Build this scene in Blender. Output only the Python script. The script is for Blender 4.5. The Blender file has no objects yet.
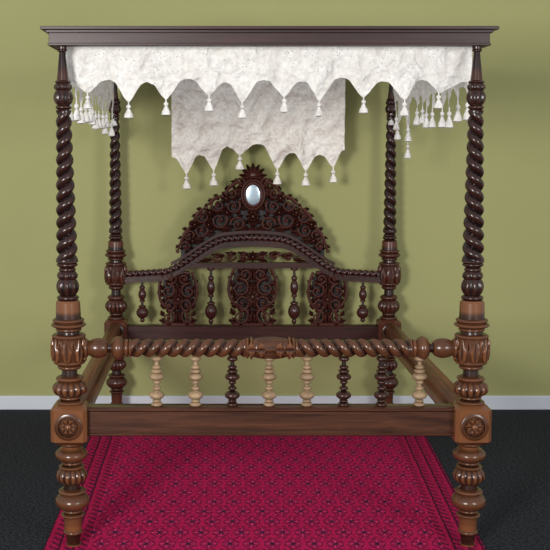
import bpy, math, random
from mathutils import Vector, Matrix, noise
random.seed(4)
sc = bpy.context.scene
sc.view_settings.view_transform = 'Standard'
pi = math.pi

# ---------------------------------------------------------------- dimensions
CAMX, CAMD, CAMH = -0.22, 4.17, 1.643
PITCH = math.radians(4.5)
F = 1061.0
_c, _s = math.cos(PITCH), math.sin(PITCH)
def zy(y, Y=0.0):
    """height in metres of a level measured on the elevation drawing of plane Y"""
    t = (221.5 - y) / F
    return CAMH + (Y + CAMD) * (t*_c - _s) / (_c + t*_s)
K = 0.00397           # metres per drawing unit, footboard elevation
KB = 0.00583          # metres per drawing unit, headboard elevation
YB = 2.0              # headboard plane
PX = 0.80             # half distance between posts
FEET = .0065          # legs stand on the rug

# ---------------------------------------------------------------- materials
def new_mat(name):
    m = bpy.data.materials.new(name); m.use_nodes = True
    nt = m.node_tree; b = nt.nodes['Principled BSDF']
    return m, nt, b
def wood(name, dark, light, rough=0.38, stretch=(1, 1, 1), scale=14, wear=None, wearpos=(0.505, 0.58), wmax=.85):
    m, nt, b = new_mat(name)
    N, L = nt.nodes, nt.links
    tc = N.new('ShaderNodeTexCoord'); mp = N.new('ShaderNodeMapping')
    mp.inputs['Scale'].default_value = stretch
    L.new(tc.outputs['Object'], mp.inputs['Vector'])
    n1 = N.new('ShaderNodeTexNoise'); n1.inputs['Scale'].default_value = scale
    n1.inputs['Detail'].default_value = 8; n1.inputs['Roughness'].default_value = .65
    n1.inputs['Distortion'].default_value = .6
    L.new(mp.outputs[0], n1.inputs['Vector'])
    r = N.new('ShaderNodeValToRGB')
    r.color_ramp.elements[0].position = .35; r.color_ramp.elements[0].color = (*dark, 1)
    r.color_ramp.elements[1].position = .68; r.color_ramp.elements[1].color = (*light, 1)
    L.new(n1.outputs['Fac'], r.inputs['Fac'])
    out = r.outputs['Color']
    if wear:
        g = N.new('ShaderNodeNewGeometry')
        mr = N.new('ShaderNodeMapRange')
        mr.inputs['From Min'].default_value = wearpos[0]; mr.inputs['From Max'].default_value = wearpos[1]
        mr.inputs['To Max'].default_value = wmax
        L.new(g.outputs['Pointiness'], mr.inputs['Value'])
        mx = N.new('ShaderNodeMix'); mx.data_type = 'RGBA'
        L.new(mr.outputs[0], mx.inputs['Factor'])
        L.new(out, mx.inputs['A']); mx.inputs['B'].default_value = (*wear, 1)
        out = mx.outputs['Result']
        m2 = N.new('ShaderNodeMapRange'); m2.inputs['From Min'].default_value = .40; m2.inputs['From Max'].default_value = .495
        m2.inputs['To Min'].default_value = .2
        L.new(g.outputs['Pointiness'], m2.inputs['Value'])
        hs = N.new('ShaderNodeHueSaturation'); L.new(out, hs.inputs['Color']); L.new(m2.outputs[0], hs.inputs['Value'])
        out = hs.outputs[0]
    L.new(out, b.inputs['Base Color'])
    b.inputs['Roughness'].default_value = rough
    bp = N.new('ShaderNodeBump'); bp.inputs['Strength'].default_value = .15; bp.inputs['Distance'].default_value = .004
    L.new(n1.outputs['Fac'], bp.inputs['Height']); L.new(bp.outputs[0], b.inputs['Normal'])
    return m
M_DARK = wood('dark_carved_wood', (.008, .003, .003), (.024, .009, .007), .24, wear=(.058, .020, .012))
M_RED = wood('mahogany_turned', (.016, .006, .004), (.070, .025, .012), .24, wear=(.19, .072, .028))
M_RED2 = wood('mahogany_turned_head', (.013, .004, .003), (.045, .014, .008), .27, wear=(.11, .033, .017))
M_RAIL = wood('mahogany_rail', (.030, .011, .006), (.095, .034, .017), .30, stretch=(.35, 6, 6), scale=9)
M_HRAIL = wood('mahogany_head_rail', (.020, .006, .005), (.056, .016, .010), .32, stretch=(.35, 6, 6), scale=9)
M_SIDE = wood('side_rail_wood', (.08, .028, .012), (.21, .075, .030), .36, stretch=(6, .35, 6), scale=9)
M_FASC = wood('canopy_mahogany', (.015, .004, .003), (.038, .009, .008), .42, stretch=(.3, 6, 6), scale=8)
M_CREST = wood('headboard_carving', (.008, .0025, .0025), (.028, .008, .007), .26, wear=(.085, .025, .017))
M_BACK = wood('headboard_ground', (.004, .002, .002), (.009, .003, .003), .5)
M_LIGHT = wood('pale_turned_wood', (.19, .12, .068), (.38, .26, .15), .5)

m, nt, b = new_mat('oval_mirror_glass'); b.inputs['Base Color'].default_value = (.50, .62, .70, 1)
b.inputs['Metallic'].default_value = .6; b.inputs['Roughness'].default_value = .25; M_MIR = m

def cloth(name, col, trans, openwork):
    m, nt, b = new_mat(name); N, L = nt.nodes, nt.links
    tc = N.new('ShaderNodeTexCoord')
    v = N.new('ShaderNodeTexVoronoi'); v.inputs['Scale'].default_value = 60; v.feature = 'SMOOTH_F1'
    cr = N.new('ShaderNodeTexVoronoi'); cr.inputs['Scale'].default_value = 9; cr.inputs['Randomness'].default_value = 1
    n = N.new('ShaderNodeTexNoise'); n.inputs['Scale'].default_value = 14; n.inputs['Detail'].default_value = 6; n.inputs['Distortion'].default_value = 1.2
    nd = N.new('ShaderNodeTexNoise'); nd.inputs['Scale'].default_value = 6
    L.new(tc.outputs['Object'], nd.inputs['Vector'])
    vm = N.new('ShaderNodeVectorMath'); vm.operation = 'MULTIPLY_ADD'; vm.inputs[1].default_value = (.25, .25, .25)
    L.new(nd.outputs['Color'], vm.inputs[0]); L.new(tc.outputs['Object'], vm.inputs[2]); L.new(vm.outputs[0], cr.inputs['Vector'])
    L.new(tc.outputs['Object'], v.inputs['Vector']); L.new(tc.outputs['Object'], n.inputs['Vector'])
    r = N.new('ShaderNodeValToRGB')
    r.color_ramp.elements[0].position = .3; r.color_ramp.elements[0].color = (col[0]*.88, col[1]*.86, col[2]*.83, 1)
    r.color_ramp.elements[1].position = .58; r.color_ramp.elements[1].color = (*col, 1)
    L.new(n.outputs['Fac'], r.inputs['Fac'])
    mr = N.new('ShaderNodeMapRange'); mr.inputs['From Min'].default_value = .25; mr.inputs['From Max'].default_value = .6; mr.inputs['To Min'].default_value = 1.0; mr.inputs['To Max'].default_value = .88
    L.new(v.outputs['Distance'], mr.inputs['Value'])
    hs = N.new('ShaderNodeHueSaturation'); L.new(r.outputs[0], hs.inputs['Color']); L.new(mr.outputs[0], hs.inputs['Value'])
    L.new(hs.outputs[0], b.inputs['Base Color'])
    b.inputs['Roughness'].default_value = .9
    ad = N.new('ShaderNodeMath'); ad.operation = 'MULTIPLY_ADD'; ad.inputs[1].default_value = -.35
    L.new(v.outputs['Distance'], ad.inputs[0]); L.new(n.outputs['Fac'], ad.inputs[2])
    ad2 = N.new('ShaderNodeMath'); ad2.operation = 'MULTIPLY_ADD'; ad2.inputs[1].default_value = 1.3
    L.new(cr.outputs['Distance'], ad2.inputs[0]); L.new(ad.outputs[0], ad2.inputs[2])
    bp = N.new('ShaderNodeBump'); bp.inputs['Strength'].default_value = .65; bp.inputs['Distance'].default_value = .028
    L.new(ad2.outputs[0], bp.inputs['Height']); L.new(bp.outputs[0], b.inputs['Normal'])
    tr = N.new('ShaderNodeBsdfTranslucent'); L.new(hs.outputs[0], tr.inputs['Color'])
    ms = N.new('ShaderNodeMixShader'); ms.inputs[0].default_value = trans
    L.new(b.outputs[0], ms.inputs[1]); L.new(tr.outputs[0], ms.inputs[2])
    # tiny eyelets of the openwork
    v2 = N.new('ShaderNodeTexVoronoi'); v2.inputs['Scale'].default_value = 85; L.new(tc.outputs['Object'], v2.inputs['Vector'])
    lt = N.new('ShaderNodeMath'); lt.operation = 'LESS_THAN'; lt.inputs[1].default_value = .16
    L.new(v2.outputs['Distance'], lt.inputs[0])
    pn = N.new('ShaderNodeMath'); pn.operation = 'GREATER_THAN'; pn.inputs[1].default_value = .5; L.new(n.outputs['Fac'], pn.inputs[0])
    mu = N.new('ShaderNodeMath'); mu.operation = 'MULTIPLY'; L.new(lt.outputs[0], mu.inputs[0]); L.new(pn.outputs[0], mu.inputs[1])
    mu2 = N.new('ShaderNodeMath'); mu2.operation = 'MULTIPLY'; L.new(mu.outputs[0], mu2.inputs[0]); mu2.inputs[1].default_value = openwork
    tp = N.new('ShaderNodeBsdfTransparent'); m3 = N.new('ShaderNodeMixShader')
    L.new(mu2.outputs[0], m3.inputs[0]); L.new(ms.outputs[0], m3.inputs[1]); L.new(tp.outputs[0], m3.inputs[2])
    L.new(m3.outputs[0], nt.nodes['Material Output'].inputs['Surface'])
    return m
M_CLOTH = cloth('white_lace_cotton', (.96, .94, .915), .2, .8)
M_CLOTH2 = cloth('cream_lace_cotton', (.98, .935, .87), .03, .6)

# ---------------------------------------------------------------- mesh builder
class MB:
    def __init__(s): s.v = []; s.f = []; s.m = []; s.mats = []
    def mi(s, mat):
        if mat not in s.mats: s.mats.append(mat)
        return s.mats.index(mat)
    def rings(s, rings, mat, cap=True, closed=True):
        k = s.mi(mat); n = len(rings[0]); b0 = len(s.v)
        for r in rings: s.v.extend(r)
        for i in range(len(rings)-1):
            for j in range(n if closed else n-1):
                a = b0+i*n+j; c = b0+i*n+(j+1) % n
                s.f.append((a, c, c+n, a+n)); s.m.append(k)
        if cap and closed:
            s.f.append(tuple(b0+j for j in range(n))[::-1]); s.m.append(k)
            e = b0+(len(rings)-1)*n
            s.f.append(tuple(e+j for j in range(n))); s.m.append(k)
    def lathe(s, segs, ax, k, frame, mat, n=28, rk=1.0):
        rings = []
        for sg in segs:
            t = sg[0]; y0, y1 = sg[1], sg[2]
            if t == 'l':
                N = 3
                for i in range(N):
                    u = i/(N-1); rings.append((y0+(y1-y0)*u, sg[3]+(sg[4]-sg[3])*u, 0, 0, 0))
            elif t == 'b':
                N = 11; amp = sg[5] if len(sg) > 5 else 0; kk = sg[6] if len(sg) > 6 else 8
                for i in range(N):
                    u = i/(N-1); q = (0.5-0.5*math.cos(pi*u))
                    w = max(0, math.sin(pi*q))**.65
                    rings.append((y0+(y1-y0)*q, sg[3]+(sg[4]-sg[3])*w, amp*w, kk, 0))
            elif t == 't':
                r0, r1, pitch = sg[3], sg[4], sg[5]
                h = sg[6] if len(sg) > 6 else 1
                N = int(abs(y1-y0)/pitch*12)
                for i in range(N+1):
                    u = i/N; y = y0+(y1-y0)*u
                    e = min(1, min(u, 1-u)*30)
                    rings.append((y, r0+(r1-r0)*u, -.42*e, 2, h*2*pi*(y-y0)/pitch))
        out = []
        for (y, r, amp, kk, ph) in rings:
            a = ax(y); R = []
            for j in range(n):
                th = 2*pi*j/n
                if amp < 0: rr = r*(1+amp*(1-abs(math.cos(th+ph*.5))**.8))
                elif amp > 0: rr = r*(1-amp*(1-abs(math.cos(kk*th/2))))
                else: rr = r
                R.append(frame(rr*k*rk*math.cos(th), rr*k*rk*math.sin(th), a))
            out.append(R)
        s.rings(out, mat)
    def box(s, lo, hi, mat, bev=0.0):
        x0, y0, z0 = lo; x1, y1, z1 = hi; b = bev
        def ring(z, i):
            return [Vector(p) for p in ((x0+b+i, y0+i, z), (x1-b-i, y0+i, z), (x1-i, y0+b+i, z), (x1-i, y1-b-i, z),
                    (x1-b-i, y1-i, z), (x0+b+i, y1-i, z), (x0+i, y1-b-i, z), (x0+i, y0+b+i, z))]
        if b > 0: s.rings([ring(z0, b), ring(z0+b, 0), ring(z1-b, 0), ring(z1, b)], mat)
        else:
            s.rings([[Vector(p) for p in ((x0, y0, z), (x1, y0, z), (x1, y1, z), (x0, y1, z))] for z in (z0, z1)], mat)
    def tube(s, pts, rad, mat, n=8, flat=1.0):
        out = []; m = len(pts)
        for i, p in enumerate(pts):
            a = pts[max(i-1, 0)]; c = pts[min(i+1, m-1)]
            t = (c-a).normalized(); yv = Vector((0, 1, 0))
            nrm = t.cross(yv)
            if nrm.length < 1e-6: nrm = Vector((1, 0, 0))
            nrm.normalize(); bn = nrm.cross(t).normalized()
            r = rad[i] if isinstance(rad, (list, tuple)) else rad
            out.append([p+nrm*r*math.cos(2*pi*j/n)+bn*r*flat*math.sin(2*pi*j/n) for j in range(n)])
        s.rings(out, mat)
    def rope(s, pts, R, pitch, mat, hand=1, n=18):
        L = [0]
        for a, b_ in zip(pts, pts[1:]): L.append(L[-1]+(b_-a).length)
        N = int(L[-1]/pitch*10); out = []; i = 0; P = []
        for k in range(N+1):
            d = L[-1]*k/N
            while i < len(L)-2 and L[i+1] < d: i += 1
            u = (d-L[i])/max(1e-9, L[i+1]-L[i]); P.append((pts[i].lerp(pts[i+1], u), d))
        for k, (p, d) in enumerate(P):
            t = (P[min(k+1, N)][0]-P[max(k-1, 0)][0]).normalized()
            nrm = t.cross(Vector((0, 1, 0))).normalized(); bn = nrm.cross(t).normalized()
            ring = []
            for j in range(n):
                th = 2*pi*j/n; ph = hand*2*pi*d/pitch
                r = R*(1-.4*(1-abs(math.cos(th+ph*.5))))
                ring.append(p+nrm*r*math.cos(th)+bn*r*math.sin(th))
            out.append(ring)
        s.rings(out, mat)
    def ball(s, c, rx, ry, rz, mat, n=12, m=8):
        out = []
        for i in range(m+1):
            ph = -pi/2+pi*(i/m); cr = max(.02, math.cos(ph))
            out.append([Vector((c[0]+rx*cr*math.cos(2*pi*j/n), c[1]+ry*cr*math.sin(2*pi*j/n), c[2]+rz*math.sin(ph))) for j in range(n)])
        s.rings(out, mat)
    def leaf(s, c, ang, L, W, mat, T=.012, curl=0.0, fr=None):
        N = 8; out = []
        a = ang
        px, pz = 0.0, 0.0
        for i in range(N+1):
            t = i/N; w = W*(math.sin(pi*min(1, t**.75*.97+.02))+.02)*.5
            w *= 1+.18*math.sin(t*pi*5)
            h = T*(math.sin(pi*(t*.9+.08)))*1.0+.002
            dx, dz = math.cos(a), math.sin(a); nx, nz = -dz, dx
            def P(o, hh):
                u, v = px+nx*o, pz+nz*o
                if fr: return fr(u, v, hh)
                return Vector((c[0]+u, c[1]-hh, c[2]+v))
            out.append([P(-w, 0), P(-w*.9, h*.5), P(-w*.45, h), P(0, h*.5), P(w*.45, h), P(w*.9, h*.5), P(w, 0), P(0, -.004)])
            px += dx*L/N; pz += dz*L/N; a += curl/N
        s.rings(out, mat)
    def spiral(s, c, R, turns, a0, hand, r, mat, tail=0):
        pts = []; rad = []; N = int(18*turns)
        for i in range(N+1):
            t = i/N; rr = R*(1-t*.82); a = a0+hand*2*pi*turns*t
            pts.append(Vector((c[0]+rr*math.cos(a), c[1]-.010*t, c[2]+rr*math.sin(a)))); rad.append(r*(1-.45*t))
        s.tube(pts, rad, mat, n=8, flat=1.6)
        s.ball((c[0], c[1]-.010, c[2]), r*1.25, r*1.8, r*1.25, mat, 10, 6)
    def rosette(s, c, R, mat, n=6, T=.014, ph=0):
        for i in range(n):
            a = 2*pi*i/n+ph
            s.leaf((c[0]+R*.15*math.cos(a), c[1], c[2]+R*.15*math.sin(a)), a, R*.9, R*.75, mat, T)
        s.ball((c[0], c[1]-T*.8, c[2]), R*.24, R*.22, R*.24, mat, 10, 6)
    def build(s, name, parent=None, smooth=40):
        me = bpy.data.meshes.new(name)
        me.from_pydata([tuple(v) for v in s.v], [], s.f)
        for m in s.mats: me.materials.append(m)
        me.polygons.foreach_set('material_index', s.m)
        me.update()
        import bmesh
        bm = bmesh.new(); bm.from_mesh(me); bmesh.ops.recalc_face_normals(bm, faces=bm.faces); bm.to_mesh(me); bm.free()
        o = bpy.data.objects.new(name, me); sc.collection.objects.link(o)
        if smooth is not None:
            me.polygons.foreach_set('use_smooth', [True]*len(me.polygons))
            try: me.set_sharp_from_angle(angle=math.radians(smooth))
            except Exception: pass
        if parent: o.parent = parent
        return o

bed = bpy.data.objects.new('four_poster_bed', None); sc.collection.objects.link(bed)

# ---------------------------------------------------------------- posts
UP = [('l', 44, 49, 4.6, 4.6), ('b', 49, 52, 3.6, 5), ('l', 52, 81, 3.0, 6.0), ('b', 80, 84, 4.5, 8), ('b', 83, 91, 6, 9.2, .2, 8), ('b', 89, 106, 5, 9.8, .25, 8), ('b', 105, 110, 4.5, 8)]
TW = lambda h: [('t', 110, 262, 7.6, 11.0, 12.6, h)]
MID = [('b', 262, 267, 7, 10.5), ('b', 267, 272, 6.5, 8.5), ('b', 271, 280, 7, 10.5, .2, 8), ('b', 277, 296, 6, 11.5, .25, 8), ('b', 295, 300, 8, 11)]
MID2 = [('l', 300, 302, 10.5, 12.0), ('l', 302, 319, 12.0, 12.6), ('b', 318, 322, 13, 16), ('b', 322, 327, 13, 17.5), ('b', 327, 331, 11, 13), ('l', 330, 334, 10, 10.5),
       ('b', 333, 338, 13, 17), ('b', 337, 361, 13, 17), ('b', 359, 364, 12, 16), ('b', 364, 369, 8.5, 12), ('l', 369, 376, 7.5, 8),
       ('b', 375, 381, 8.5, 14), ('b', 380, 396, 9, 18, .15, 14), ('b', 395, 399, 8, 11), ('b', 399, 404, 9, 14)]
LEG = [('b', 440, 445, 9, 13), ('l', 445, 447, 8.5, 8.5), ('b', 447, 461, 8.5, 16.5), ('b', 460, 464, 8, 10.5), ('b', 464, 468, 8.5, 13), ('b', 467, 483, 8.5, 16, .14, 14), ('l', 483, 489, 7.3, 8),
       ('b', 488, 493, 9, 14), ('b', 492, 509, 9, 17.5), ('b', 508, 512, 7, 10), ('b', 512, 516, 8, 12), ('l', 516, 530, 9.5, 8.5), ('b', 529, 533, 8, 10), ('l', 532, 543, 8, 6.4), ('l', 543, 546, 7.5, 7)]
FB = [(44, 76), (110, 117), (262, 232), (301, 241), (319, 250), (328, 258), (365, 286), (403, 319), (441, 341), (546, 413.5)]
def fb(y):
    for (a, A), (b_, B) in zip(FB, FB[1:]):
        if y <= b_: return A+(B-A)*(y-a)/(b_-a)
    return FB[-1][1]
ZTOP = zy(45, 0)
def post(name, X0, Y, hand, back, lean=0.0):
    mb = MB()
    if back:
        ax = lambda y: ZTOP if y <= 44.01 else max(FEET, zy(fb(y), YB))
        rk = .92
    else:
        ax = lambda y: max(FEET, zy(y, 0)); rk = 1.0
    XZ = lambda a: X0+lean*(a-.75)
    fr = lambda x, y, a: Vector((XZ(a)+x, Y+y, a))
    MR = M_RED2 if back else M_RED
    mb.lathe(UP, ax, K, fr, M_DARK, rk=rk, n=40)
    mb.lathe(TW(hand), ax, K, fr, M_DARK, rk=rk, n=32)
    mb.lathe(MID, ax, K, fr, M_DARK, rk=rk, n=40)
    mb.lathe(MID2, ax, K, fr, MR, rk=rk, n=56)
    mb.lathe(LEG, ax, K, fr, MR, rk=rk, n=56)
    R = 16.2*K*rk
    for i in range(8):
        th = 2*pi*i/8
        for (yy, aa, LL, WW) in ((361, pi/2, 24, 9), (338, -pi/2, 12, 5)):
            t2 = th+(pi/8 if aa < 0 else 0); zc = ax(yy)
            def frl(u, v, h, t2=t2, zc=zc):
                an = t2+u/R; rr = R+h*.8
                return Vector((XZ(zc+v)+rr*math.cos(an), Y+rr*math.sin(an), zc+v))
            mb.leaf((0, 0, 0), aa, LL*K, WW*K, MR, .010, fr=frl)
    h = 18*K*rk
    zc = (ax(441)+ax(403))/2; s = K*rk; X = XZ(zc)
    mb.box((X-h, Y-h, ax(441)), (X+h, Y+h, ax(403)), MR, .014)
    for sgn in (-1, 1):
        yf = Y+sgn*h
        f2 = lambda x, y, a, yf=yf, sgn=sgn: Vector((X+x, yf+sgn*a, zc+y))
        mb.lathe([('b', 0, 2.5, 10.5, 14), ('l', .4, .6, 11.5, 9)], lambda q: q*.004, K, f2, MR, rk=rk, n=32)
        if sgn < 0:
            mb.rosette((X, yf-.003, zc), 9.5*s, MR, 8, .010)
            mb.ball((X, yf-.010, zc), 3.5*s, 3*s, 3.5*s, MR)
    return mb.build(name, bed)
post('foot_post_left', -PX, 0, 1, False, -.012)
post('foot_post_right', PX, 0, -1, False)
post('head_post_left', -PX, YB, 1, True)
post('head_post_right', PX, YB, -1, True)

# ---------------------------------------------------------------- foot rails
zr = zy(348); frx = lambda x, y, a: Vector((a, x, zr+y)); axx = lambda x: (x-271)*K
mb = MB()
half = [('b', 84, 89, 7, 9.5), ('b', 88, 108, 6, 10), ('l', 107, 112, 4.5, 4.5), ('b', 112, 125, 6.5, 12), ('b', 124, 130, 5.5, 9)]
mb.lathe(half, axx, K, frx, M_RED)
mb.lathe([('t', 130, 246, 9.2, 9.2, 12.2, 1)], axx, K, frx, M_RED, n=32)
mb.lathe([('b', 246, 250, 7, 10.5), ('b', 250, 254, 7, 11.5), ('b', 253, 289, 8.5, 11.5, .12, 12), ('b', 288, 292, 7, 11.5), ('b', 292, 296, 7, 10.5)], axx, K, frx, M_RED)
mb.lathe([('t', 296, 412, 9.2, 9.2, 12.2, -1)], axx, K, frx, M_RED, n=32)
mb.lathe([(s_[0], 542-s_[2], 542-s_[1])+tuple(s_[3:]) for s_ in reversed(half)], axx, K, frx, M_RED)
for i in range(4):
    mb.leaf(((256+i*10-271)*K, -.040, zr), 0 if i > 1 else pi, 10*K, 14*K, M_RED, .010)
mb.build('foot_twist_rail', bed)

SP = [('b', 356, 361, 3, 5.5), ('l', 361, 365, 2.0, 2.2), ('b', 365, 369, 2.4, 4.6), ('b', 369, 373, 3, 5.6), ('b', 373, 380, 3.2, 7.6), ('b', 380, 384, 2.2, 4.0), ('l', 384, 386, 2, 2),
      ('b', 386, 390, 2.2, 4.6), ('b', 391, 399, 3.2, 7.8), ('b', 399, 402, 2.6, 4.4), ('b', 402, 406, 3, 6)]
for i, (x, mt) in enumerate([(157, M_LIGHT), (196, M_LIGHT), (233, M_DARK), (270, M_LIGHT), (308, M_LIGHT), (345, M_DARK), (383, M_DARK), (421, M_LIGHT)]):
    mb = MB(); X = (x-271)*K
    mb.lathe(SP, lambda y: zy(y), K, lambda a, b_, c, X=X: Vector((X+a, b_, c)), mt, n=20)
    mb.build('foot_spindle_%d' % (i+1), bed)

mb = MB()
zt, zb = zy(406), zy(434)
mb.box((-PX+.05, -.028, zb), (PX-.05, .028, zt), M_RAIL, .004)
mb.box((-PX+.05, -.036, zt-.016), (PX-.05, .036, zt+.002), M_RAIL, .005)
mb.box((-PX+.05, -.034, zb), (PX-.05, .034, zb+.014), M_RAIL, .004)
mb.build('foot_rail', bed)
for sgn, nm in ((-1, 'left'), (1, 'right')):
    mb = MB(); xc = sgn*PX
    mb.box((xc-.028, .05, zb+.01), (xc+.028, YB-.05, zt-.004), M_SIDE, .004)
    mb.box((xc-sgn*.028-.022, .08, zb+.012), (xc-sgn*.028+.022, YB-.08, zb+.05), M_SIDE, .003)
    mb.build('side_rail_'+nm, bed)

# ---------------------------------------------------------------- headboard
HX = lambda x: (x-252.8)*KB
HZ = lambda y: zy(y, YB)
def hp(x, y, d=0): return Vector((HX(x), YB+d, HZ(y)))
mb = MB()
mb.box((-PX+.05, YB-.03, HZ(339)), (PX-.05, YB+.03, HZ(325)), M_HRAIL, .004)
mb.build('head_rail', bed)
def archy(dx):
    a = abs(dx)
    if a < 30: return 237+ (a/30)**2*2
    if a < 88:
        t = (a-30)/58; return 239+(271-239)*(t*t*(3-2*t)*.55+t*.45)
    return 271+ (a-88)*.06
mb = MB()
pts = [hp(252.8+dx, archy(dx), -.035) for dx in range(-127, 128, 3)]
mid = len(pts)//2
mb.rope(pts[:mid+1], .020, .034, M_CREST, 1)
mb.rope(pts[mid:], .020, .034, M_CREST, -1)
def strip(f0, f1, x0, x1, d0, d1, mat, step=3):
    out = []; n = max(2, int(abs(x1-x0)/step))
    for i in range(n+1):
        dx = x0+(x1-x0)*i/n
        a, b_ = f0(dx), f1(dx)
        out.append([hp(252.8+dx, a, d0), hp(252.8+dx, b_, d0), hp(252.8+dx, b_, d1), hp(252.8+dx, a, d1)])
    mb.rings(out, mat)
strip(lambda d: archy(d)-1, lambda d: archy(d)+7, -128, 128, -.025, .02, M_HRAIL)
strip(lambda d: archy(d)+6, lambda d: archy(d)+9, -128, 128, -.035, .02, M_HRAIL)
strip(lambda d: archy(d)-7, lambda d: archy(d)-4, -82, 82, -.04, .01, M_HRAIL)
strip(lambda d: 262.5, lambda d: 267.5, -66, 66, -.03, .02, M_HRAIL)
mb.build('headboard_arch', bed)

mb = MB()
yc = YB-.012
TOPL = [(0, 168), (8, 172), (13, 179), (20, 184), (28, 192), (36, 198), (46, 204), (54, 211), (60, 220), (66, 229), (71, 238), (75, 248)]
def topy(d):
    d = abs(d)
    for (a, A), (b_, B) in zip(TOPL, TOPL[1:]):
        if d <= b_: return A+(B-A)*(d-a)/(b_-a)
    return 250
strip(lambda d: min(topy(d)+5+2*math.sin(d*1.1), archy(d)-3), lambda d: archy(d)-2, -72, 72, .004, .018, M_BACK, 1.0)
def sp(dx, y, R, a0, hand, turns=1.4, r=.0085, leaves=5, both=True):
    for s in ((1, -1) if both else (1,)):
        X = HX(252.8+s*dx); Z = HZ(y)
        aa = a0 if s > 0 else pi-a0
        mb.spiral((X, yc-.016, Z), R*KB, turns, aa, hand*s, r, M_CREST)
        for i in range(leaves):
            an = aa+hand*s*(i*2*pi/leaves+.3)
            mb.leaf((X+R*KB*.75*math.cos(an), yc-.004, Z+R*KB*.75*math.sin(an)), an+hand*s*.6, R*KB*.85, R*KB*.58, M_CREST, .020, curl=hand*s*.9)
def lf(dx, y, ang, L, W, curl=0, T=.020):
    a = math.radians(ang)
    mb.leaf((HX(252.8+dx), yc-.008, HZ(y)), a, L*KB, W*KB, M_CREST, T, curl)
    if dx != 0 or abs(math.cos(a)) > .01:
        mb.leaf((HX(252.8-dx), yc-.008, HZ(y)), pi-a, L*KB, W*KB, M_CREST, T, -curl)
def ros(dx, y, R, n=6):
    for s in ((1, -1) if dx else (1,)):
        mb.rosette((HX(252.8+s*dx), yc-.018, HZ(y)), R*KB, M_CREST, n, .022)
for i in range(9):
    an = 90+(i-4)*27
    mb.leaf((HX(252.8), yc-.006, HZ(177)), math.radians(an), 14.5*KB, 6.8*KB, M_CREST, .022)
mb.ball((HX(252.8), yc-.015, HZ(175)), .026, .02, .022, M_CREST)
sp(12, 183, 5.5, 0, 1, 1.2, .008, 4)
lf(6, 188, 40, 12, 7, .8); lf(10, 192, 10, 12, 8, -1.0)
el = lambda rx, ry, d=0: [Vector((HX(252.8)+rx*KB*math.cos(2*pi*i/40), yc-.028+d, HZ(194.5)+ry*KB*math.sin(2*pi*i/40))) for i in range(41)]
mb.tube(el(8.4, 11.5), .010, M_CREST); mb.tube(el(11.2, 14.4), .006, M_CREST)
for i in range(14):
    a = 2*pi*i/14
    mb.leaf((HX(252.8)+11*KB*math.cos(a), yc-.008, HZ(194.5)+14*KB*math.sin(a)), a, 6.5*KB, 5*KB, M_CREST, .016)
sp(21, 193, 6, 1.2, -1, leaves=5)
sp(20, 206, 7.5, 2.4, 1, leaves=6)
sp(35, 205, 7, 1.0, -1, leaves=6)
sp(34, 220, 8.5, 2.6, 1, leaves=6)
sp(50, 216, 7, .6, -1, leaves=6)
sp(52, 230, 7.5, 2.0, 1, leaves=6)
sp(63, 234, 6, .3, -1, leaves=6)
sp(67, 246, 5, .3, 1, 1.2, leaves=5)
sp(15, 224, 7.5, .2, 1, leaves=6)
ros(0, 216, 7, 8); ros(27, 198, 5); ros(43, 212, 5); ros(58, 224, 5); ros(26, 212, 4.5); ros(44, 224, 4.5); ros(60, 240, 4.5)
for a in (60, 90, 120, 240, 270, 300): mb.leaf((HX(252.8), yc-.010, HZ(226)), math.radians(a), 10*KB, 5*KB, M_CREST, .018)
lf(5, 228, 10, 14, 6, .8); lf(22, 230, 15, 14, 6, -.6); lf(38, 232, 0, 14, 6, -.8); lf(50, 240, -10, 14, 6, .5)
for s in (1, -1):
    for (a, b_) in ((13, 30), (30, 47), (47, 62), (62, 75)):
        pp = []; n_ = 12
        for i in range(n_+1):
            t = i/n_; d = a+(b_-a)*t
            pp.append(Vector((HX(252.8+s*d), yc-.016-.008*math.sin(pi*t), HZ(topy(a)*(1-t)+topy(b_)*t-3.2*math.sin(pi*t)+2.5))))
        mb.tube(pp, [.0055+.006*math.sin(pi*min(1, i/n_*1.1)) for i in range(n_+1)], M_CREST, flat=1.3)
        q = pp[-1]; mb.ball((q.x, q.y-.004, q.z), .012, .014, .012, M_CREST)
        for ti in (3, 7, 10):
            q = pp[ti]; ang = math.radians(62-8*ti)
            mb.leaf((q.x, q.y+.008, q.z), ang if s > 0 else pi-ang, .034, .022, M_CREST, .014, curl=-s*.9)
for dx, y in ((9, 256), (22, 256), (36, 257)):
    for s in (1, -1):
        mb.spiral((HX(252.8+s*dx), yc-.008, HZ(y)), 5*KB, 1.2, 0, s, .008, M_CREST)
lf(4, 254, 0, 12, 5, .5); lf(4, 259, 0, 12, 5, -.5); lf(16, 253, -10, 12, 5, .6); lf(28, 255, -10, 14, 5, .6); lf(40, 259, -8, 14, 4, 0)
ros(0, 256, 5.5, 8)
mb.build('headboard_crest_carving', bed)

mb = MB()
mb.ball((HX(252.8), yc-.028, HZ(194.5)), 7.8*KB, .006, 11*KB, M_MIR, 28, 14)
mb.build('headboard_oval_mirror', bed)

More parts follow.
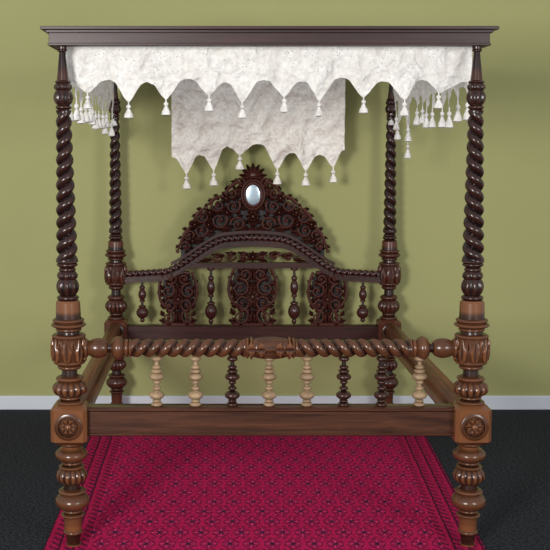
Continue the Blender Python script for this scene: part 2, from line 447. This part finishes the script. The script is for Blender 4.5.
def panel(cx, w, y0, y1, name):
    global mb
    mb = MB(); H = y1-y0; yy = YB-.012
    def half_w(t): return w*.5*(.62+.38*math.sin(t*pi*1.15+.3)-.22*math.exp(-((t-.72)/.1)**2)+.25*max(0, t-.85)/.15)
    rows = []
    for i in range(33):
        t = i/32; o = max(2, half_w(t)-3)
        rows.append([Vector((HX(cx-o), YB+.003, HZ(y0+H*t))), Vector((HX(cx+o), YB+.003, HZ(y0+H*t))), Vector((HX(cx+o), YB+.016, HZ(y0+H*t))), Vector((HX(cx-o), YB+.016, HZ(y0+H*t)))])
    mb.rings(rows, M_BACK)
    for row, (f, wf) in enumerate(((.12, .62), (.35, 1.0), (.6, .85), (.84, .95))):
        y = y0+H*f
        for s in (1, -1):
            R = w*.20*wf
            X = HX(cx+s*w*.27*wf); Z = HZ(y)
            mb.spiral((X, yy-.012, Z), R*KB, 1.3, (pi/2 if row % 2 else -pi/2), s*(1 if row % 2 else -1), .008, M_CREST)
            for i in range(6):
                an = i*pi/3+.3*s
                mb.leaf((X+R*KB*.6*math.cos(an), yy, Z+R*KB*.6*math.sin(an)), an+.4*s, R*KB*.9, R*KB*.7, M_CREST, .020, curl=.8*s)
        mb.leaf((HX(cx), yy-.012, HZ(y+6)), pi/2, 13*KB, 7*KB, M_CREST, .022)
    mb.rosette((HX(cx), yy-.016, HZ(y0+H*.5)), w*.17*KB, M_CREST, 7)
    for s in (1, -1):
        pts = []
        for i in range(25):
            t = i/24
            pts.append(Vector((HX(cx+s*half_w(t)), yy-.006, HZ(y0+H*t))))
        mb.tube(pts, .009, M_CREST, flat=1.4)
        for i in range(2, 23, 3):
            p = pts[i]; mb.leaf((p.x-s*.01, yy, p.z), (0 if s > 0 else pi)+(.7*s if i % 2 else -.7*s), 5*KB, 4*KB, M_CREST, .012)
    mb.box((HX(cx-w*.42), YB-.02, HZ(y1+.5)), (HX(cx+w*.42), YB+.01, HZ(y1-3)), M_CREST, .003)
    mb.box((HX(cx-w*.3), YB-.02, HZ(y0+2)), (HX(cx+w*.3), YB+.01, HZ(y0-1)), M_CREST, .003)
    mb.build(name, bed)
panel(252.8, 48, 267, 325, 'headboard_panel_centre')
panel(178, 38, 272, 325, 'headboard_panel_left')
panel(327.6, 38, 272, 325, 'headboard_panel_right')
for i, (x, y0, y1) in enumerate(((142, 279, 322), (211, 267, 324), (294.6, 267, 324), (363.6, 279, 322))):
    mb = MB(); H = y1-y0; q = lambda t: y0+H*t
    sg = [('b', q(0), q(.06), 2, 4), ('l', q(.06), q(.16), 1.2, 1.4), ('b', q(.15), q(.24), 1.5, 3), ('b', q(.23), q(.48), 1.6, 4), ('b', q(.47), q(.53), 1.4, 3),
          ('l', q(.53), q(.6), 1.2, 1.4), ('b', q(.6), q(.66), 2, 4), ('b', q(.65), q(.9), 2.5, 6.2, .1, 8), ('b', q(.89), q(1), .6, 2.5)]
    mb.lathe(sg, HZ, KB, lambda a, b_, c, X=HX(x): Vector((X+a, YB-.01+b_, c)), M_CREST, n=20)
    mb.build('headboard_drop_%d' % (i+1), bed)

# ---------------------------------------------------------------- canopy frame
mb = MB()
zt_, zb_ = zy(26, -.07), zy(45.5, -.05)
h1 = zt_-.016
def frame(x, y0, y1, z0, z1, th, mat):
    xl = -x-.022          # tester overhangs slightly further on the left
    mb.box((xl, y0, z0), (x, y0+th, z1), mat, .002)
    mb.box((xl, y1-th, z0), (x, y1, z1), mat, .002)
    mb.box((xl, y0+th, z0), (xl+th, y1-th, z1), mat, .002)
    mb.box((x-th, y0+th, z0), (x, y1-th, z1), mat, .002)
frame(.838, -.046, YB+.046, zb_+.006, h1, .03, M_FASC)
frame(.842, -.050, YB+.050, zb_, zb_+.010, .034, M_FASC)
frame(.848, -.056, YB+.056, h1-.008, h1+.004, .04, M_FASC)
frame(.866, -.074, YB+.074, h1+.003, zt_, .06, M_FASC)
mb.box((-.84, -.035, ZTOP-.004), (.82, .035, ZTOP+.02), M_FASC, .002)
mb.box((-.84, YB-.035, ZTOP-.004), (.82, YB+.035, ZTOP+.02), M_FASC, .002)
for yy in (.5, 1.0, 1.5): mb.box((-.84, yy-.025, ZTOP+.0), (.82, yy+.025, ZTOP+.02), M_FASC, .002)
mb.build('canopy_frame', bed)

# ---------------------------------------------------------------- valances
def tassel(mb, x, y, z, s=1.0, mat=None, long=1.0):
    u = .0039*s
    fr = lambda a, b_, c: Vector((x+a, y+b_, c))
    mb.lathe([('l', 0, 4, .7, .8), ('b', 3.5, 7.5, 1.0, 2.6), ('l', 7.5, 8.5, 1.3, 1.5), ('l', 8.5, 12, 2.0, 3.3), ('l', 12, 16.5, 3.9, 4.9), ('l', 16.5, 17.5, 4.5, 1)],
             lambda q: z-q*u*long, u, fr, mat, n=12)
def valance(mb, p0, p1, ztop, pts, mat, notches, amp_n=.010, seed=0, inward=Vector((0, 1, 0)), rows=16, ext=True, tas=1.0, long=1.0):
    """pts: (distance along, drop) of each point; notches: drop between points (number or list)"""
    d = (p1-p0); Ltot = d.length; d.normalize()
    n = int(Ltot/.006); rings = []
    P = sorted(pts)
    def drop(u):
        i = 0
        if u <= P[0][0]: a = (-(P[0][0]) if ext else 0.0, P[0][1]); b_ = P[0]; i = 0
        elif u >= P[-1][0]: a = P[-1]; b_ = (2*Ltot-P[-1][0] if ext else Ltot, P[-1][1]); i = len(P)
        else:
            for i in range(1, len(P)):
                if P[i-1][0] <= u <= P[i][0]: a, b_ = P[i-1], P[i]; break
        notch = notches if not isinstance(notches, (list, tuple)) else notches[i % len(notches)]
        m_ = (a[0]+b_[0])/2; pt = a if u < m_ else b_
        s = min(1, abs(u-pt[0])/max(1e-6, abs(m_-pt[0])))
        A = pt[1]-notch
        return notch + A*(.55*(.5+.5*math.cos(pi*s**.85))+.45*max(0, 1-s*1.5)) + .005*noise.noise(Vector((u*55, seed, 0)))
    def off(u, v):
        q = noise.noise(Vector((u*6+seed*9, v*2.0, seed)))*2.2+noise.noise(Vector((u*17+v*9, v*11, seed+5)))*1.3
        return inward*(q*amp_n*(.3+v*3.5))
    for i in range(n+1):
        u = Ltot*i/n; D = drop(u); col = []
        for j in range(rows+1):
            v = D*j/rows; p = p0+d*u+off(u, v); col.append(Vector((p.x, p.y, ztop-v)))
        rings.append(col)
    mb.rings(rings, mat, closed=False)
    for (u, dr) in P:
        p = p0+d*u+off(u, dr); tassel(mb, p.x, p.y, ztop-dr+.006, tas, mat, long)
mb = MB(); zc = zb_+.02
yv = .075
fx = [90, 130, 167, 210, 243, 285, 320, 364, 403, 440]; fy = [94, 103, 100, 96, 103, 97, 101, 98, 101, 93]
X0 = -.81
valance(mb, Vector((X0, yv, 0)), Vector((.80, yv, 0)), zc, [((x-271)*.00399-X0, zc-zy(y, yv)) for x, y in zip(fx, fy)], M_CLOTH,
        [.15, .145, .155, .14, .155, .145, .15, .135, .15, .145], seed=1, amp_n=.020, rows=24)
for s, sd in ((-1, 2), (1, 3)):
    pp = [(.08+i*.152, .215+.035*random.random()) for i in range(13)]
    if s > 0: pp[8] = (pp[8][0], .31); pp[9] = (pp[9][0], .40); pp[10] = (pp[10][0], .30)
    else: pp[9] = (pp[9][0], .27); pp[11] = (pp[11][0], .28)
    nt_ = [.165]*14
    if s > 0: nt_[9] = .26; nt_[10] = .25
    valance(mb, Vector((s*.80, .08, 0)), Vector((s*.80, 1.93, 0)), zc, pp, M_CLOTH, nt_, seed=sd, inward=Vector((-s, 0, 0)), long=1.35)
mb.build('bed_valance', None, 60)
mb = MB(); yv = YB-.10
bx = [186, 213, 239, 277, 305, 333]; by = [174, 171, 155, 170, 171, 168]
xa, xb = HX(172.5), HX(342)
valance(mb, Vector((xa, yv, 0)), Vector((xb, yv, 0)), zc, [((x-252.8)*KB*.98-xa, zc-zy(y, yv)) for x, y in zip(bx, by)], M_CLOTH2,
        [zc-zy(q, yv) for q in (157, 155, 147, 144, 153, 155, 150)], amp_n=.014, seed=5, tas=1.35, rows=50)
mb.build('bed_valance.001', None, 60)

# ---------------------------------------------------------------- room
def simple_box(name, lo, hi, mat):
    b_ = MB(); b_.box(lo, hi, mat); return b_.build(name, None, None)
m, nt, b = new_mat('olive_wall_paint'); N, L = nt.nodes, nt.links
tc = N.new('ShaderNodeTexCoord'); n = N.new('ShaderNodeTexNoise'); n.inputs['Scale'].default_value = .8; n.inputs['Detail'].default_value = 3
L.new(tc.outputs['Object'], n.inputs['Vector'])
r = N.new('ShaderNodeValToRGB'); r.color_ramp.elements[0].position = .3; r.color_ramp.elements[1].position = .7
r.color_ramp.elements[0].color = (.335, .335, .132, 1); r.color_ramp.elements[1].color = (.372, .370, .152, 1)
L.new(n.outputs['Fac'], r.inputs['Fac']); L.new(r.outputs[0], b.inputs['Base Color']); b.inputs['Roughness'].default_value = .75
n2 = N.new('ShaderNodeTexNoise'); n2.inputs['Scale'].default_value = 120; L.new(tc.outputs['Object'], n2.inputs['Vector'])
bp = N.new('ShaderNodeBump'); bp.inputs['Strength'].default_value = .08; L.new(n2.outputs['Fac'], bp.inputs['Height']); L.new(bp.outputs[0], b.inputs['Normal'])
M_WALL = m
YW = 2.17
simple_box('wall_back', (-4, YW, 0), (4, YW+.12, 3.2), M_WALL)
m, nt, b = new_mat('white_baseboard_paint'); b.inputs['Base Color'].default_value = (.64, .67, .72, 1); b.inputs['Roughness'].default_value = .5; M_BASE = m
mb = MB(); mb.box((-4, YW-.018, 0), (4, YW-.0005, .085), M_BASE, .004); mb.build('baseboard_back', None, None)
m, nt, b = new_mat('charcoal_carpet'); N, L = nt.nodes, nt.links
tc = N.new('ShaderNodeTexCoord'); n = N.new('ShaderNodeTexNoise'); n.inputs['Scale'].default_value = 90; n.inputs['Detail'].default_value = 4
L.new(tc.outputs['Object'], n.inputs['Vector'])
r = N.new('ShaderNodeValToRGB'); r.color_ramp.elements[0].position = .40; r.color_ramp.elements[1].position = .64
r.color_ramp.elements[0].color = (.005, .006, .009, 1); r.color_ramp.elements[1].color = (.036, .038, .047, 1)
L.new(n.outputs['Fac'], r.inputs['Fac']); L.new(r.outputs[0], b.inputs['Base Color']); b.inputs['Roughness'].default_value = .95
b.inputs['Specular IOR Level'].default_value = .2
bp = N.new('ShaderNodeBump'); bp.inputs['Strength'].default_value = .5; L.new(n.outputs['Fac'], bp.inputs['Height']); L.new(bp.outputs[0], b.inputs['Normal'])
simple_box('floor', (-4, -6, -.1), (4, YW+.12, 0), m)

# rug
m, nt, b = new_mat('crimson_rug_weave'); N, L = nt.nodes, nt.links
def mth(op, a, b_=None, c=None):
    n = N.new('ShaderNodeMath'); n.operation = op
    for i, q in enumerate((a, b_, c)):
        if q is None: continue
        if isinstance(q, (int, float)): n.inputs[i].default_value = q
        else: L.new(q, n.inputs[i])
    return n.outputs[0]
def mixc(f, a, b_):
    n = N.new('ShaderNodeMix'); n.data_type = 'RGBA'
    L.new(f, n.inputs['Factor'])
    for k, q in (('A', a), ('B', b_)):
        if isinstance(q, tuple): n.inputs[k].default_value = (*q, 1)
        else: L.new(q, n.inputs[k])
    return n.outputs['Result']
uv = N.new('ShaderNodeTexCoord'); nw = N.new('ShaderNodeTexNoise'); nw.inputs['Scale'].default_value = 30; L.new(uv.outputs['UV'], nw.inputs['Vector'])
vm = N.new('ShaderNodeVectorMath'); vm.operation = 'MULTIPLY_ADD'; L.new(nw.outputs['Color'], vm.inputs[0]); vm.inputs[1].default_value = (.010, .010, 0); L.new(uv.outputs['UV'], vm.inputs[2])
sx = N.new('ShaderNodeSeparateXYZ'); L.new(vm.outputs[0], sx.inputs[0])
U, V = sx.outputs[0], sx.outputs[1]
u = mth('DIVIDE', U, .088); v = mth('DIVIDE', V, .125)
row = mth('FLOOR', v); off_ = mth('MULTIPLY', mth('MODULO', row, 2), .5); u2 = mth('ADD', u, off_)
a = mth('ABSOLUTE', mth('SUBTRACT', mth('FRACT', u2), .5)); c = mth('ABSOLUTE', mth('SUBTRACT', mth('FRACT', v), .5))
gul = mth('MAXIMUM', mth('MAXIMUM', a, c), mth('MULTIPLY', mth('ADD', a, c), .74))
ring = mth('MULTIPLY', mth('LESS_THAN', gul, .39), mth('GREATER_THAN', gul, .32))
inner = mth('LESS_THAN', gul, .23); core = mth('LESS_THAN', gul, .10)
arms = mth('MULTIPLY', mth('LESS_THAN', mth('MINIMUM', a, c), .04), mth('LESS_THAN', gul, .36))
col = mixc(ring, (.44, .009, .078), (.10, .006, .040))
col = mixc(inner, col, (.17, .008, .052)); col = mixc(arms, col, (.54, .035, .13)); col = mixc(core, col, (.04, .008, .04))
gap = mth('MULTIPLY', mth('GREATER_THAN', c, .455), mth('LESS_THAN', mth('FRACT', mth('MULTIPLY', u, 3)), .6))
col = mixc(gap, col, (.12, .006, .04))
W_, BW = 1.80, .17
eu = mth('MINIMUM', U, mth('SUBTRACT', W_, U)); ev = mth('MINIMUM', V, mth('SUBTRACT', 2.65, V)); e = mth('MINIMUM', eu, ev)
inb = mth('LESS_THAN', e, BW)
st = mth('FRACT', mth('DIVIDE', e, .0567)); stripe = mth('LESS_THAN', st, .16)
bu = mth('FRACT', mth('DIVIDE', mth('ADD', U, V), .05)); bd = mth('MULTIPLY', mth('LESS_THAN', bu, .4), mth('GREATER_THAN', st, .45))
bc = mixc(bd, (.37, .008, .062), (.11, .006, .040)); bc = mixc(stripe, bc, (.06, .005, .026))
col = mixc(inb, col, bc)
nz = N.new('ShaderNodeTexNoise'); nz.inputs['Scale'].default_value = 80; nz.inputs['Detail'].default_value = 5; L.new(uv.outputs['UV'], nz.inputs['Vector'])
rr = N.new('ShaderNodeMapRange'); rr.inputs['From Min'].default_value = .3; rr.inputs['From Max'].default_value = .7; rr.inputs['To Min'].default_value = .5; rr.inputs['To Max'].default_value = 1.35; L.new(nz.outputs['Fac'], rr.inputs['Value'])
hs = N.new('ShaderNodeHueSaturation'); L.new(col, hs.inputs['Color']); L.new(rr.outputs[0], hs.inputs['Value'])
L.new(hs.outputs[0], b.inputs['Base Color']); b.inputs['Roughness'].default_value = .95
b.inputs['Specular IOR Level'].default_value = .1
bp = N.new('ShaderNodeBump'); bp.inputs['Strength'].default_value = .3; bp.inputs['Distance'].default_value = .003
L.new(nz.outputs['Fac'], bp.inputs['Height']); L.new(bp.outputs[0], b.inputs['Normal'])
q = [(-.905, -.55), (.835, -.55), (.97, 2.10), (-.905, 2.10)]
vs = [(x, y, z) for z in (0.0, .006) for x, y in q]
me = bpy.data.meshes.new('persian_rug')
me.from_pydata(vs, [], [(4, 5, 6, 7), (3, 2, 1, 0), (0, 1, 5, 4), (1, 2, 6, 5), (2, 3, 7, 6), (3, 0, 4, 7)])
uvl = me.uv_layers.new(name='UVMap'); uvm = [(0, 0), (1.8, 0), (1.8, 2.65), (0, 2.65)]
for lp in me.loops: uvl.data[lp.index].uv = uvm[lp.vertex_index % 4]
me.materials.append(m)
rug = bpy.data.objects.new('persian_rug', me); sc.collection.objects.link(rug)

# ---------------------------------------------------------------- light & camera
w = bpy.data.worlds.new('World'); sc.world = w; w.use_nodes = True
w.node_tree.nodes['Background'].inputs[0].default_value = (.96, .97, 1, 1); w.node_tree.nodes['Background'].inputs[1].default_value = .54
def area(name, loc, tgt, size, e, col=(1, 1, 1)):
    l = bpy.data.lights.new(name, 'AREA'); l.size = size; l.energy = e; l.color = col
    o = bpy.data.objects.new(name, l); sc.collection.objects.link(o); o.location = loc
    o.rotation_euler = (Vector(tgt)-Vector(loc)).to_track_quat('-Z', 'Y').to_euler()
area('softbox_light', (-2.2, -4.8, 1.9), (0, 1.2, 1.3), 1.0, 235, (1, .985, .955))
area('softbox_light.001', (3.0, -4.4, 1.9), (0, 1.4, 1.3), 1.2, 95)
cam = bpy.data.cameras.new('camera'); co = bpy.data.objects.new('camera', cam); sc.collection.objects.link(co)
co.location = (CAMX, -CAMD, CAMH); co.rotation_euler = (pi/2-PITCH, 0, 0)
cam.sensor_width = 36; cam.lens = F/550*36; cam.shift_x = 60/550; cam.shift_y = -53.5/550
sc.camera = co
